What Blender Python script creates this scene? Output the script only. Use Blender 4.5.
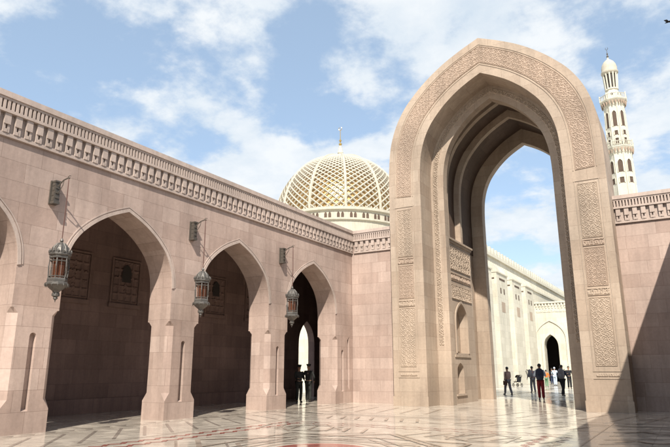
import bpy, bmesh, math, random
import numpy as np
from mathutils import Vector, Matrix
for o in list(bpy.data.objects): bpy.data.objects.remove(o)
SC = bpy.context.scene; COL = SC.collection
rad = math.radians
random.seed(7)

# ------------------------------------------------------------------ camera
YAW, PITCH, ROLL, FPX = .535, .245, -.0011, 584.86
F = Vector((-math.sin(YAW)*math.cos(PITCH), math.cos(YAW)*math.cos(PITCH), math.sin(PITCH)))
Rt = Vector((math.cos(YAW), math.sin(YAW), 0)); Up = Rt.cross(F)
r_ = Rt*math.cos(ROLL)+Up*math.sin(ROLL); u_ = Up*math.cos(ROLL)-Rt*math.sin(ROLL)
cd = bpy.data.cameras.new('camera'); cam = bpy.data.objects.new('camera', cd); COL.objects.link(cam)
m = Matrix((r_, u_, -F)).transposed().to_4x4(); m.translation = Vector((0, 0, 1.6)); cam.matrix_world = m
cd.sensor_width = 36; cd.sensor_fit = 'HORIZONTAL'; cd.lens = FPX/670*36; cd.clip_start = .05; cd.clip_end = 6000
SC.camera = cam

# ------------------------------------------------------------------ sun, sky, exposure
S = Vector((1, -2.05, 2.32)).normalized()          # towards the sun
sun = bpy.data.lights.new('sun', 'SUN'); sun.energy = 5.0; sun.angle = rad(.53); sun.color = (1, .94, .84)
so = bpy.data.objects.new('sun', sun); COL.objects.link(so); so.rotation_euler = S.to_track_quat('Z', 'Y').to_euler()
so.location = (10, -20, 40)
W = bpy.data.worlds.new('World'); SC.world = W; W.use_nodes = True
nt = W.node_tree; N_ = nt.nodes; L_ = nt.links; N_.clear()
out = N_.new('ShaderNodeOutputWorld'); bg = N_.new('ShaderNodeBackground'); sky = N_.new('ShaderNodeTexSky')
sky.sky_type = 'NISHITA'; sky.sun_disc = False; sky.sun_elevation = math.asin(S.z); sky.sun_rotation = math.atan2(S.x, S.y)
sky.air_density = 1.0; sky.dust_density = .7; sky.ozone_density = 1.0
bg.inputs[1].default_value = .15
tc = N_.new('ShaderNodeTexCoord'); sep = N_.new('ShaderNodeSeparateXYZ'); L_.new(tc.outputs['Generated'], sep.inputs[0])
def wm(op, a, b=None, c=None, clamp=False):
    n = N_.new('ShaderNodeMath'); n.operation = op; n.use_clamp = clamp
    for i, q in enumerate((a, b, c)):
        if q is None: continue
        if isinstance(q, (int, float)): n.inputs[i].default_value = q
        else: L_.new(q, n.inputs[i])
    return n.outputs[0]
zz = wm('ADD', wm('MAXIMUM', sep.outputs[2], .0), .30)
cx_ = wm('DIVIDE', sep.outputs[0], zz); cy_ = wm('DIVIDE', sep.outputs[1], zz)
cmb = N_.new('ShaderNodeCombineXYZ'); L_.new(cx_, cmb.inputs[0]); L_.new(cy_, cmb.inputs[1]); cmb.inputs[2].default_value = 0.5
def noise(scale, det, rough, dist, vec):
    n = N_.new('ShaderNodeTexNoise'); n.inputs['Scale'].default_value = scale; n.inputs['Detail'].default_value = det
    n.inputs['Roughness'].default_value = rough; n.inputs['Distortion'].default_value = dist; L_.new(vec, n.inputs['Vector']); return n.outputs[0]
n1 = noise(2.1, 12, .56, .15, cmb.outputs[0]); n2 = noise(5.0, 8, .62, .1, cmb.outputs[0])
cs = wm('ADD', wm('MULTIPLY', n1, .72), wm('MULTIPLY', n2, .28))
mr = N_.new('ShaderNodeMapRange'); mr.interpolation_type = 'SMOOTHSTEP'; L_.new(cs, mr.inputs[0])
mr.inputs[1].default_value = .452; mr.inputs[2].default_value = .542; mr.inputs[3].default_value = .0; mr.inputs[4].default_value = .93
mx = N_.new('ShaderNodeMixRGB'); L_.new(mr.outputs[0], mx.inputs[0]); mz = N_.new('ShaderNodeMixRGB'); mz.inputs[0].default_value = .5; L_.new(sky.outputs[0], mz.inputs[1]); mz.inputs[2].default_value = (2.45, 3.15, 3.85, 1); L_.new(mz.outputs[0], mx.inputs[1])
mcl = N_.new('ShaderNodeMixRGB'); mr2 = N_.new('ShaderNodeMapRange'); L_.new(n2, mr2.inputs[0]); mr2.inputs[1].default_value = .35; mr2.inputs[2].default_value = .65; L_.new(mr2.outputs[0], mcl.inputs[0])
mcl.inputs[1].default_value = (3.3, 3.75, 4.2, 1); mcl.inputs[2].default_value = (4.4, 4.55, 4.65, 1); L_.new(mcl.outputs[0], mx.inputs[2])
L_.new(mx.outputs[0], bg.inputs[0]); L_.new(bg.outputs[0], out.inputs[0])
SC.view_settings.view_transform = 'Standard'; SC.view_settings.look = 'None'
SC.view_settings.exposure = 0.55; SC.view_settings.gamma = 1; SC.view_settings.use_curve_mapping = False
SC.render.engine = 'CYCLES'
SC.cycles.max_bounces = 8; SC.cycles.diffuse_bounces = 2

# ------------------------------------------------------------------ materials
def newmat(name):
    m = bpy.data.materials.new(name); m.use_nodes = True; t = m.node_tree
    return m, t, t.nodes['Principled BSDF']
def nd(t, kind, **kw):
    n = t.nodes.new(kind)
    for k, v in kw.items(): setattr(n, k, v)
    return n
def plain(name, col, rough=.6, metal=0, var=.12, scale=6, bump=.0, spec=.4):
    m, t, p = newmat(name); p.inputs['Roughness'].default_value = rough; p.inputs['Metallic'].default_value = metal
    p.inputs['Specular IOR Level'].default_value = spec
    c = nd(t, 'ShaderNodeTexCoord'); n = nd(t, 'ShaderNodeTexNoise'); n.inputs['Scale'].default_value = scale; n.inputs['Detail'].default_value = 6
    t.links.new(c.outputs['Object'], n.inputs['Vector'])
    r = nd(t, 'ShaderNodeMixRGB'); r.inputs[1].default_value = (*[x*(1-var) for x in col], 1); r.inputs[2].default_value = (*[min(1, x*(1+var)) for x in col], 1)
    t.links.new(n.outputs[0], r.inputs[0]); t.links.new(r.outputs[0], p.inputs['Base Color'])
    if bump:
        b = nd(t, 'ShaderNodeBump'); b.inputs['Strength'].default_value = bump; b.inputs['Distance'].default_value = .01
        t.links.new(n.outputs[0], b.inputs['Height']); t.links.new(b.outputs[0], p.inputs['Normal'])
    return m
def ashlar(name, c1, c2, mort, bw=1.15, bh=.545, joints=True, rough=.75, stain=.22, msize=.0045):
    """dressed stone blocks laid in courses, mapped in metres through the UVs"""
    m, t, p = newmat(name); L = t.links; p.inputs['Roughness'].default_value = rough; p.inputs['Specular IOR Level'].default_value = .25
    uv = nd(t, 'ShaderNodeUVMap'); gc = nd(t, 'ShaderNodeTexCoord')
    big = nd(t, 'ShaderNodeTexNoise'); big.inputs['Scale'].default_value = .35; big.inputs['Detail'].default_value = 5; L.new(gc.outputs['Object'], big.inputs['Vector'])
    fine = nd(t, 'ShaderNodeTexNoise'); fine.inputs['Scale'].default_value = 9; fine.inputs['Detail'].default_value = 8; fine.inputs['Roughness'].default_value = .7; L.new(gc.outputs['Object'], fine.inputs['Vector'])
    if joints:
        def brick(off, sq, w):
            b = nd(t, 'ShaderNodeTexBrick'); b.offset = off; b.squash = sq; b.squash_frequency = 3; b.offset_frequency = 2
            b.inputs['Scale'].default_value = 1; b.inputs['Brick Width'].default_value = w; b.inputs['Row Height'].default_value = bh
            b.inputs['Mortar Size'].default_value = msize; b.inputs['Mortar Smooth'].default_value = .2
            L.new(uv.outputs[0], b.inputs['Vector']); return b
        b = brick(.43, .72, bw); b.inputs['Color1'].default_value = (*c1, 1); b.inputs['Color2'].default_value = (*c2, 1); b.inputs['Mortar'].default_value = (*mort, 1)
        base = b.outputs[0]
    else:
        mm = nd(t, 'ShaderNodeMixRGB'); mm.inputs[1].default_value = (*c1, 1); mm.inputs[2].default_value = (*c2, 1); L.new(big.outputs[0], mm.inputs[0]); base = mm.outputs[0]
    a = nd(t, 'ShaderNodeMapRange'); L.new(big.outputs[0], a.inputs[0]); a.inputs[1].default_value = .3; a.inputs[2].default_value = .7; a.inputs[3].default_value = 1-stain; a.inputs[4].default_value = 1+stain*.5
    f = nd(t, 'ShaderNodeMapRange'); L.new(fine.outputs[0], f.inputs[0]); f.inputs[1].default_value = .25; f.inputs[2].default_value = .75; f.inputs[3].default_value = .88; f.inputs[4].default_value = 1.1
    mp = nd(t, 'ShaderNodeMapping'); L.new(gc.outputs['Object'], mp.inputs[0]); mp.inputs['Scale'].default_value = (2.2, 2.2, .25)
    stn = nd(t, 'ShaderNodeTexNoise'); stn.inputs['Scale'].default_value = 1.4; stn.inputs['Detail'].default_value = 7; stn.inputs['Roughness'].default_value = .65; L.new(mp.outputs[0], stn.inputs['Vector'])
    sa = nd(t, 'ShaderNodeMapRange'); L.new(stn.outputs[0], sa.inputs[0]); sa.inputs[1].default_value = .35; sa.inputs[2].default_value = .6; sa.inputs[3].default_value = .86; sa.inputs[4].default_value = 1.03
    mq = nd(t, 'ShaderNodeMath', operation='MULTIPLY'); L.new(a.outputs[0], mq.inputs[0]); L.new(sa.outputs[0], mq.inputs[1]); a = mq
    mu = nd(t, 'ShaderNodeMath', operation='MULTIPLY'); L.new(a.outputs[0], mu.inputs[0]); L.new(f.outputs[0], mu.inputs[1])
    vm = nd(t, 'ShaderNodeVectorMath', operation='SCALE'); L.new(base, vm.inputs[0]); L.new(mu.outputs[0], vm.inputs['Scale'])
    L.new(vm.outputs[0], p.inputs['Base Color'])
    bp = nd(t, 'ShaderNodeBump'); bp.inputs['Strength'].default_value = .35; bp.inputs['Distance'].default_value = .012
    if joints:
        hh = nd(t, 'ShaderNodeMath', operation='MULTIPLY_ADD'); L.new(b.outputs['Fac'], hh.inputs[0]); hh.inputs[1].default_value = -1; L.new(fine.outputs[0], hh.inputs[2]); L.new(hh.outputs[0], bp.inputs['Height'])
    else: L.new(fine.outputs[0], bp.inputs['Height'])
    L.new(bp.outputs[0], p.inputs['Normal'])
    return m
PINK1, PINK2, PMORT = (.475, .362, .308), (.39, .285, .238), (.25, .178, .145)
CRM1, CRM2, CMORT = (.435, .345, .268), (.375, .287, .218), (.26, .19, .145)
M = dict(
    pink=ashlar('pink_sandstone_blocks', PINK1, PINK2, PMORT),
    pinkp=ashlar('pink_sandstone_carved', (.50, .405, .35), (.46, .365, .315), PMORT, joints=False),
    cream=ashlar('buff_sandstone_blocks', CRM1, CRM2, CMORT, bw=1.3, bh=.62),
    creamp=ashlar('buff_sandstone_carved', (.435, .345, .268), (.40, .312, .238), CMORT, joints=False),
    rose=ashlar('rose_sandstone_carved', (.42, .322, .25), (.38, .285, .218), CMORT, joints=False),
    pale=ashlar('pale_limestone_blocks', (.63, .59, .49), (.55, .51, .415), (.38, .35, .28), bw=1.6, bh=.7, stain=.12),
    palep=ashlar('pale_limestone_dressed', (.62, .585, .49), (.57, .535, .44), (.4, .36, .3), joints=False, stain=.1),
    white=ashlar('white_limestone', (.50, .455, .37), (.46, .42, .34), (.4, .36, .3), joints=False, stain=.1),
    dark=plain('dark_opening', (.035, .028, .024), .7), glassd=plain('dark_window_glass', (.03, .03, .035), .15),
    gold=plain('gold_mosaic', (.62, .39, .15), .33, .85, .1, 1.2, .0),
    brass=plain('gilded_brass', (.55, .38, .13), .35, .9), silver=plain('aged_silver_metal', (.12, .11, .10), .5, .5, .35, 30, .5),
    bronze=plain('dark_bronze_metal', (.115, .10, .085), .5, .5, .3, 25), infill=ashlar('dark_brown_vault_stone', (.115, .078, .058), (.095, .064, .047), (.06, .04, .03)), inner=ashlar('shade_darkened_gallery_stone', (.25, .165, .14), (.20, .13, .11), (.12, .08, .065)), innerp=ashlar('shade_darkened_gallery_carved', (.25, .165, .14), (.21, .14, .115), (.12, .08, .065), joints=False), rod=plain('rust_red_rod', (.11, .055, .045), .55, .3),  # gallery stone is darkened: the interior's shade is put into its colour
)
def glassmat():
    m, t, p = newmat('amber_lantern_glass'); p.inputs['Base Color'].default_value = (.15, .06, .035, 1); p.inputs['Roughness'].default_value = .2
    p.inputs['Transmission Weight'].default_value = .35; return m
M['amber'] = glassmat()
def marble(name, c1, c2, rough=.1, slab=.95, vein=.5):
    m, t, p = newmat(name); L = t.links; p.inputs['Specular IOR Level'].default_value = .5; p.inputs['IOR'].default_value = 1.5
    gc = nd(t, 'ShaderNodeTexCoord')
    b = nd(t, 'ShaderNodeTexBrick'); b.offset = 0; b.inputs['Scale'].default_value = 1; b.inputs['Brick Width'].default_value = slab; b.inputs['Row Height'].default_value = slab
    b.inputs['Mortar Size'].default_value = .005; b.inputs['Color1'].default_value = (*c1, 1); b.inputs['Color2'].default_value = (*c2, 1); b.inputs['Mortar'].default_value = (*[x*.45 for x in c2], 1)
    L.new(gc.outputs['Object'], b.inputs['Vector'])
    n = nd(t, 'ShaderNodeTexNoise'); n.inputs['Scale'].default_value = 1.3; n.inputs['Detail'].default_value = 9; n.inputs['Distortion'].default_value = 1.6; L.new(gc.outputs['Object'], n.inputs['Vector'])
    a = nd(t, 'ShaderNodeMapRange'); L.new(n.outputs[0], a.inputs[0]); a.inputs[1].default_value = .3; a.inputs[2].default_value = .7; a.inputs[3].default_value = .78; a.inputs[4].default_value = 1.1
    vm = nd(t, 'ShaderNodeVectorMath', operation='SCALE'); L.new(b.outputs[0], vm.inputs[0]); L.new(a.outputs[0], vm.inputs['Scale']); L.new(vm.outputs[0], p.inputs['Base Color'])
    r = nd(t, 'ShaderNodeMapRange'); L.new(n.outputs[0], r.inputs[0]); r.inputs[1].default_value = .3; r.inputs[2].default_value = .7; r.inputs[3].default_value = rough*.45; r.inputs[4].default_value = rough*2.0; L.new(r.outputs[0], p.inputs['Roughness'])
    w = nd(t, 'ShaderNodeTexNoise'); w.inputs['Scale'].default_value = 2.2; w.inputs['Detail'].default_value = 3; L.new(gc.outputs['Object'], w.inputs['Vector'])
    bp = nd(t, 'ShaderNodeBump'); bp.inputs['Strength'].default_value = .25; bp.inputs['Distance'].default_value = .006; L.new(w.outputs[0], bp.inputs['Height']); L.new(bp.outputs[0], p.inputs['Normal'])
    return m
M['floor'] = marble('polished_cream_marble', (.56, .49, .41), (.51, .445, .37))
M['out'] = marble('pale_outer_paving', (.52, .49, .43), (.49, .46, .40), .16, 1.5)
M['in_grey'] = marble('grey_brown_marble_inlay', (.30, .25, .21), (.27, .225, .19), .12, 3)
M['in_red'] = marble('red_marble_inlay', (.36, .125, .10), (.31, .115, .095), .12, 3)
M['in_tan'] = marble('tan_marble_inlay', (.38, .305, .245), (.35, .28, .225), .12, 3)
M['sandg'] = plain('outer_ground', (.42, .38, .31), .9)

# ------------------------------------------------------------------ helpers
def put(o, label=None, cat=None, group=None, kind=None):
    for k, v in (('label', label), ('category', cat), ('group', group), ('kind', kind)):
        if v: o[k] = v
    return o
def empty(name, loc=(0, 0, 0), rz=0, label=None, cat=None, group=None):
    o = bpy.data.objects.new(name, None); COL.objects.link(o); o.location = loc; o.rotation_euler = (0, 0, rz); o.empty_display_size = .3
    return put(o, label, cat, group)
class MB:
    def __init__(s): s.v = []; s.f = []
    def poly(s, *pts):
        n = len(s.v); s.v += [tuple(p) for p in pts]; s.f.append(tuple(range(n, n+len(pts))))
    def hexa(s, p):                                   # 8 corners: bottom ring 0-3, top ring 4-7
        n = len(s.v); s.v += [tuple(q) for q in p]
        for q in ((0, 3, 2, 1), (4, 5, 6, 7), (0, 1, 5, 4), (1, 2, 6, 5), (2, 3, 7, 6), (3, 0, 4, 7)): s.f.append(tuple(n+i for i in q))
    def box(s, x0, x1, y0, y1, z0, z1, fr=None):
        P = [(x0, y0, z0), (x1, y0, z0), (x1, y1, z0), (x0, y1, z0), (x0, y0, z1), (x1, y0, z1), (x1, y1, z1), (x0, y1, z1)]
        s.hexa([fr(*q) for q in P] if fr else P)
    def grid(s, rows, close=False):
        n = len(s.v); w = len(rows[0])
        for r in rows: s.v += [tuple(p) for p in r]
        for i in range(len(rows)-1):
            for j in range(w if close else w-1):
                k = (j+1) % w; s.f.append((n+i*w+j, n+i*w+k, n+(i+1)*w+k, n+(i+1)*w+j))
    def lathe(s, prof, n=16, c=(0, 0), a0=0, caps=True):
        rows = [[(c[0]+r*math.cos(a0+2*math.pi*k/n), c[1]+r*math.sin(a0+2*math.pi*k/n), z) for k in range(n)] for r, z in prof]
        s.grid(rows, True)
        if caps: s.poly(*rows[0]); s.poly(*rows[-1])
    def tube(s, pts, rad_, n=6, caps=True):
        pts = [Vector(p) for p in pts]; rows = []
        for i, p in enumerate(pts):
            d = (pts[min(i+1, len(pts)-1)]-pts[max(i-1, 0)]).normalized()
            a = d.cross(Vector((0, 0, 1)));
            if a.length < .05: a = d.cross(Vector((1, 0, 0)))
            a.normalize(); b = d.cross(a); R = rad_[i] if isinstance(rad_, (list, tuple)) else rad_
            rows.append([p+a*R*math.cos(2*math.pi*k/n)+b*R*math.sin(2*math.pi*k/n) for k in range(n)])
        s.grid(rows, True)
        if caps: s.poly(*rows[0]); s.poly(*rows[-1])
    def build(s, name, mat, parent=None, smooth=False, **kw):
        me = bpy.data.meshes.new(name); me.from_pydata(s.v, [], s.f); me.update()
        bm = bmesh.new(); bm.from_mesh(me); bmesh.ops.remove_doubles(bm, verts=bm.verts, dist=1e-5)
        bmesh.ops.recalc_face_normals(bm, faces=bm.faces)
        uvl = bm.loops.layers.uv.new('UVMap')
        for f in bm.faces:
            n = f.normal; ax = max(range(3), key=lambda i: abs(n[i]))
            for l in f.loops:
                c = l.vert.co; l[uvl].uv = (c.y, c.z) if ax == 0 else (c.x, c.z) if ax == 1 else (c.x, c.y)
            f.smooth = smooth
        bm.to_mesh(me); bm.free(); me.materials.append(mat)
        o = bpy.data.objects.new(name, me); COL.objects.link(o)
        if parent: o.parent = parent
        return put(o, **kw)
def copy_tree(o, parent=None):
    c = o.copy(); COL.objects.link(c); c.parent = parent
    for ch in list(o.children): copy_tree(ch, c)
    return c

# the one arch curve used all over the place, normalised: half width 1, rise 1
HALF = [(1, 0), (1, .1), (.99, .25), (.964, .38), (.90, .51), (.806, .62), (.70, .702), (.565, .786), (.387, .872), (.20, .94), (0, 1)]
def _dense():
    P = [np.array(p, float) for p in HALF]; o = []
    for i in range(len(P)-1):
        a = P[i-1] if i else 2*P[0]-P[1]; b, c = P[i], P[i+1]; d = P[i+2] if i+2 < len(P) else 2*P[-1]-P[-2]
        for k in range(4):
            t = k/4; o.append(.5*((2*b)+(-a+c)*t+(2*a-5*b+4*c-d)*t*t+(-a+3*b-3*c+d)*t**3))
    o.append(P[-1]); return o
_D = _dense()
ARCH = [(-p[0], p[1]) for p in _D]+[(p[0], p[1]) for p in _D[::-1][1:]]
def arch(c, half, zs, za): return [(c+half*t, zs+(za-zs)*h) for t, h in ARCH]

def arch_wall(mb, fr, u0, u1, z0, z1, ops, d0, d1, back=True, ends=True, bottom=False, top=True):
    """wall with arched openings; fr(u, d, z) -> point; ops = (centre, half, z_bottom, z_spring, z_apex)"""
    faces = [d0]+([d1] if back else [])
    us = [u0]
    for (c, h, zb, zs, za) in ops: us += [c-h, c+h]
    us.append(u1)
    for d in faces:
        for i in range(0, len(us), 2):
            a, b = us[i], us[i+1]
            if b-a > 1e-4: mb.poly(fr(a, d, z0), fr(b, d, z0), fr(b, d, z1), fr(a, d, z1))
        for (c, h, zb, zs, za) in ops:
            A = arch(c, h, zs, za)
            for (p, q) in zip(A, A[1:]):
                if abs(q[0]-p[0]) < 1e-6: continue
                mb.poly(fr(p[0], d, p[1]), fr(q[0], d, q[1]), fr(q[0], d, z1), fr(p[0], d, z1))
            if zb > z0+1e-4: mb.poly(fr(c-h, d, z0), fr(c+h, d, z0), fr(c+h, d, zb), fr(c-h, d, zb))
    for (c, h, zb, zs, za) in ops:
        A = [(c-h, zb)]+arch(c, h, zs, za)+[(c+h, zb)]
        for (p, q) in zip(A, A[1:]):
            mb.poly(fr(p[0], d0, p[1]), fr(q[0], d0, q[1]), fr(q[0], d1, q[1]), fr(p[0], d1, p[1]))
        if zb > z0+1e-4: mb.poly(fr(c-h, d0, zb), fr(c+h, d0, zb), fr(c+h, d1, zb), fr(c-h, d1, zb))
    if top: mb.poly(fr(u0, d0, z1), fr(u1, d0, z1), fr(u1, d1, z1), fr(u0, d1, z1))
    if bottom:
        for i in range(0, len(us), 2):
            a, b = us[i], us[i+1]
            if b-a > 1e-4: mb.poly(fr(a, d0, z0), fr(b, d0, z0), fr(b, d1, z0), fr(a, d1, z0))
    if ends:
        for u in (u0, u1): mb.poly(fr(u, d0, z0), fr(u, d1, z0), fr(u, d1, z1), fr(u, d0, z1))

def arch_band(mb, fr, c, hi, zsi, zai, ho, zso, zao, d0, d1, zlow=None, ring=True):
    """moulding between two arch curves, standing from depth d0 (wall side) to d1 (proud)"""
    I, O = arch(c, hi, zsi, zai), arch(c, ho, zso, zao)
    if zlow is not None and zlow > zsi: I, O = zip(*[(p, q) for p, q in zip(I, O) if p[1] > zlow]); I, O = list(I), list(O)
    elif zlow is not None: I = [(c-hi, zlow)]+I+[(c+hi, zlow)]; O = [(c-ho, zlow)]+O+[(c+ho, zlow)]
    for i in range(len(I)-1):
        a, b, p, q = I[i], I[i+1], O[i], O[i+1]
        mb.poly(fr(a[0], d1, a[1]), fr(b[0], d1, b[1]), fr(q[0], d1, q[1]), fr(p[0], d1, p[1]))
        mb.poly(fr(a[0], d0, a[1]), fr(b[0], d0, b[1]), fr(b[0], d1, b[1]), fr(a[0], d1, a[1]))
        mb.poly(fr(p[0], d0, p[1]), fr(q[0], d0, q[1]), fr(q[0], d1, q[1]), fr(p[0], d1, p[1]))
        if ring: mb.poly(fr(a[0], d0, a[1]), fr(b[0], d0, b[1]), fr(q[0], d0, q[1]), fr(p[0], d0, p[1]))
    for a, p in ((I[0], O[0]), (I[-1], O[-1])): mb.poly(fr(a[0], d0, a[1]), fr(p[0], d0, p[1]), fr(p[0], d1, p[1]), fr(a[0], d1, a[1]))

def relief(name, surf, U, V, cell, hf, depth, mat, parent, **kw):
    """carved stone panel: a real height field. surf(u, v, d) -> point"""
    nu, nv = max(2, int(U/cell)), max(2, int(V/cell))
    u = np.linspace(0, U, nu+1); v = np.linspace(0, V, nv+1); uu, vv = np.meshgrid(u, v)
    h = hf(uu, vv, U, V)*depth
    edge = (uu < 1e-6) | (vv < 1e-6) | (uu > U-1e-6) | (vv > V-1e-6); h[edge] = -.006
    vs = [tuple(surf(uu[j, i], vv[j, i], h[j, i])) for j in range(nv+1) for i in range(nu+1)]
    w = nu+1; fs = [(j*w+i, j*w+i+1, (j+1)*w+i+1, (j+1)*w+i) for j in range(nv) for i in range(nu)]
    me = bpy.data.meshes.new(name); me.from_pydata(vs, [], fs); me.update(); me.materials.append(mat)
    uvl = me.uv_layers.new(name='UVMap'); co = np.array([(uu[j, i], vv[j, i]) for j in range(nv+1) for i in range(nu+1)], 'f')
    li = np.zeros(len(me.loops), 'i'); me.loops.foreach_get('vertex_index', li); uvl.data.foreach_set('uv', co[li].ravel())
    o = bpy.data.objects.new(name, me); COL.objects.link(o); o.parent = parent
    return put(o, **kw)
def hash2(a, b): return (np.sin(a*12.9898+b*78.233)*43758.5453) % 1.0
def arabesque(p=.40, seed=0., frame=.07):
    """scrolling vine-and-leaf carving: strapwork circles, spiral stems and leaf dots over a sunk ground"""
    def hf(u, v, U, V):
        n = max(1, round((U-2*frame)/p)); q = (U-2*frame)/n if U > 3*frame else p
        uc = u-frame; a = uc/q; b = v/q
        ia, ib = np.floor(a), np.floor(b); fa, fb = a-ia-.5, b-ib-.5
        r = np.hypot(fa, fb); th = np.arctan2(fb, fa); s = np.where((ia+ib) % 2 == 0, 1., -1.)
        ph = hash2(ia+seed, ib)*6.28
        spiral = np.cos(2*math.pi*(r*3.6)-s*th*1.0+ph*.4)
        leaf = np.cos(5*th+ph+s*r*7)*np.exp(-((r-.33)/.12)**2)
        ring = np.exp(-((r-.47)/.05)**2)
        dots = np.cos(2*math.pi*a*2)*np.cos(2*math.pi*b*2)
        f = .9*spiral+.8*leaf+1.3*ring+.45*dots+.45*(hash2(np.round(u*37), np.round(v*37)+seed)-.5)
        h = 1/(1+np.exp(-(f-.12)*7))
        h *= .75+.25*hash2(np.round(u*30)+3, np.round(v*30))
        fr = (u < frame*.55) | (u > U-frame*.55) | (v < frame*.55) | (v > V-frame*.55)
        gap = ((u < frame) | (u > U-frame) | (v < frame) | (v > V-frame)) & ~fr
        return np.where(fr, 1., np.where(gap, 0., h))
    return hf
def script(seed=0.):
    """row of upright calligraphy-like strokes between two fillets"""
    def hf(u, v, U, V):
        t = u if U > V else v; s = (v if U > V else u)/min(U, V)
        a = np.floor(t/.09); k = hash2(a, seed+0*a)
        st = (np.abs(t/.09-a-.5) < .26) & (s > .2+.15*k) & (s < .55+.32*hash2(a+5, seed+0*a))
        base = (np.abs(s-.28) < .07) & (k > .25); dot = (hash2(np.floor(t/.05), np.floor(s*9)+seed) > .82) & (s > .15) & (s < .85)
        return np.where((s < .1) | (s > .9), 1., np.where(st | base | dot, .85, 0.))
    return hf
def lattice_h(p=.26):
    def hf(u, v, U, V):
        a = np.cos(2*math.pi*u/p)+np.cos(2*math.pi*v/p); b = np.cos(2*math.pi*(u+v)/p)*np.cos(2*math.pi*(u-v)/p)
        return ((a*.6+b > .1) | (u < .07) | (u > U-.07) | (v < .07) | (v > V-.07)).astype(float)
    return hf

# ------------------------------------------------------------------ ground
LX, RX, GY, H, ZC = -15.046, .99, 27.172, 8.876, 7.66
g = MB(); g.poly((-2500, -2500, -.03), (2500, -2500, -.03), (2500, 2500, -.03), (-2500, 2500, -.03)); put(g.build('ground', M['sandg']), kind='structure')
g = MB(); g.box(-20.9, 6.9, -16, 34.3, -.6, 0); put(g.build('courtyard_floor', M['floor']), kind='structure')
g = MB(); g.box(-150, 60, 34.3, 130, -.6, -.004); g.box(-150, -20.9, -16, 34.3, -.6, -.004); put(g.build('outer_paving', M['out']), kind='structure')

XC = -7.03
class Inlay(MB):
    def bar(s, a, b, w, z=.004):
        a = Vector((*a, z)); b = Vector((*b, z)); n = (b-a).normalized().cross(Vector((0, 0, 1)))*w/2
        s.poly(a-n, b-n, b+n, a+n)
    def poly2(s, pts, z=.004): s.poly(*[(x, y, z) for x, y in pts])
    def disc(s, c, r, z=.004, n=48, r0=0):
        if r0:
            for k in range(n):
                a, b = 2*math.pi*k/n, 2*math.pi*(k+1)/n
                s.poly(*[(c[0]+q*math.cos(t), c[1]+q*math.sin(t), z) for q, t in ((r0, a), (r, a), (r, b), (r0, b))])
        else: s.poly(*[(c[0]+r*math.cos(2*math.pi*k/n), c[1]+r*math.sin(2*math.pi*k/n), z) for k in range(n)])
grey, red, tan, tan2 = Inlay(), Inlay(), Inlay(), Inlay()
rnd = random.Random(3)
for k in range(-16, 17):                                  # slanted dark bars in the outer border, both long sides
    y = 9.07+.945*k
    if y > 21: continue
    for s in (-1, 1):
        X = lambda d: XC+s*d
        grey.bar((X(5.05), y), (X(7.05), y+2.0-(.1*max(0, k))), .085)
for s in (-1, 1):
    X = lambda d: XC+s*d
    for k in range(60):                                   # small triangles at the foot of the piers
        y = -8+k*.58
        if y > 26: break
        x0 = X(7.86) if s < 0 else X(7.80)
        (grey if k % 3 else tan).poly2([(x0, y), (x0-s*.26, y+.24), (x0-s*.02, y+.44)])
    tan.bar((X(7.45), -14), (X(7.45), 25.4), .05); tan.bar((X(4.75), -14), (X(4.75), 20.6), .05, .0045)
    for k in range(96):                                   # twisted red chain
        y = -8+k*.25
        if y > 15.8: break
        q = .09 if k % 2 else -.09
        red.bar((X(4.22+q), y), (X(4.22-q), y+.23), .12); red.bar((X(3.72-q), y), (X(3.72+q), y+.23), .12)
for k in range(34):                                       # the chain turns across the court
    x = XC-4.2+k*.25
    q = .09 if k % 2 else -.09
    red.bar((x, 16.3+q), (x+.23, 16.3-q), .06); red.bar((x, 15.8-q), (x+.23, 15.8+q), .06)
for y, w in ((19.3, .07), (19.75, .12), (20.6, .05), (17.6, .05), (25.1, .06)): (grey if w > .1 else tan).bar((XC-7.9, y), (XC+7.9, y), w)
for k in range(-8, 9):                                    # slanted bars along the gate side
    x = XC+.98*k
    tan.bar((x-.7*(1 if k < 0 else -1), 21.2), (x+1.2*(1 if k < 0 else -1)*-1+0.0, 24.2), .13)
# central field: straight-banded eight-point stars
mc = (XC+.2, 10.9)
red.disc(mc, 1.02, .004); tan.disc(mc, 1.34, .004, r0=1.22)
def star(mb, c, r, w, z, rot=0.):
    for q in range(2):
        for k in range(4):
            a = rot+q*math.pi/4+k*math.pi/2; b = a+math.pi/2; mb.bar((c[0]+r*math.cos(a), c[1]+r*math.sin(a)), (c[0]+r*math.cos(b), c[1]+r*math.sin(b)), w, z+.0012*q+.0003*k)
star(tan2, mc, 2.2, .10, .006); star(grey, mc, 2.55, .05, .009); star(tan2, mc, 3.4, .12, .012)
for s in (-1, 1):
    for t in (-1, 1):
        star(tan2, (XC+s*2.5, 10.9+t*3.75), 1.0, .07, .006)
        tan.bar((XC+s*.3, 10.9+t*3.5), (XC+s*3.4, 10.9+t*.5), .07, .0155)
for row in range(7):                                     # broken chevrons on the shaded right border
    y = 8.4+row*2.3
    if 19 < y < 20.2: continue
    for j in range(3):
        x = XC+5.3+j*.85
        tan.bar((x, y), (x+.42, y+.4), .12, .0175); tan.bar((x+.42, y+.4), (x+.8, y+.02), .12, .0179)
for s in (-1, 1):
    for j in range(7):
        tan2.bar((XC+s*(.6+.55*j), 14.2), (XC+s*(.95+.55*j), 15.2), .09, .0105)
        tan2.bar((XC+s*(.6+.55*j), 17.9), (XC+s*(1.0+.55*j), 18.9), .10, .0105)
put(grey.build('grey_floor_inlay', M['in_grey']), kind='structure'); put(red.build('red_floor_inlay', M['in_red']), kind='structure')
put(tan.build('tan_floor_inlay', M['in_tan']), kind='structure'); put(tan2.build('tan_floor_star_inlay', M['in_tan']), kind='structure')
oi = Inlay()
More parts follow.
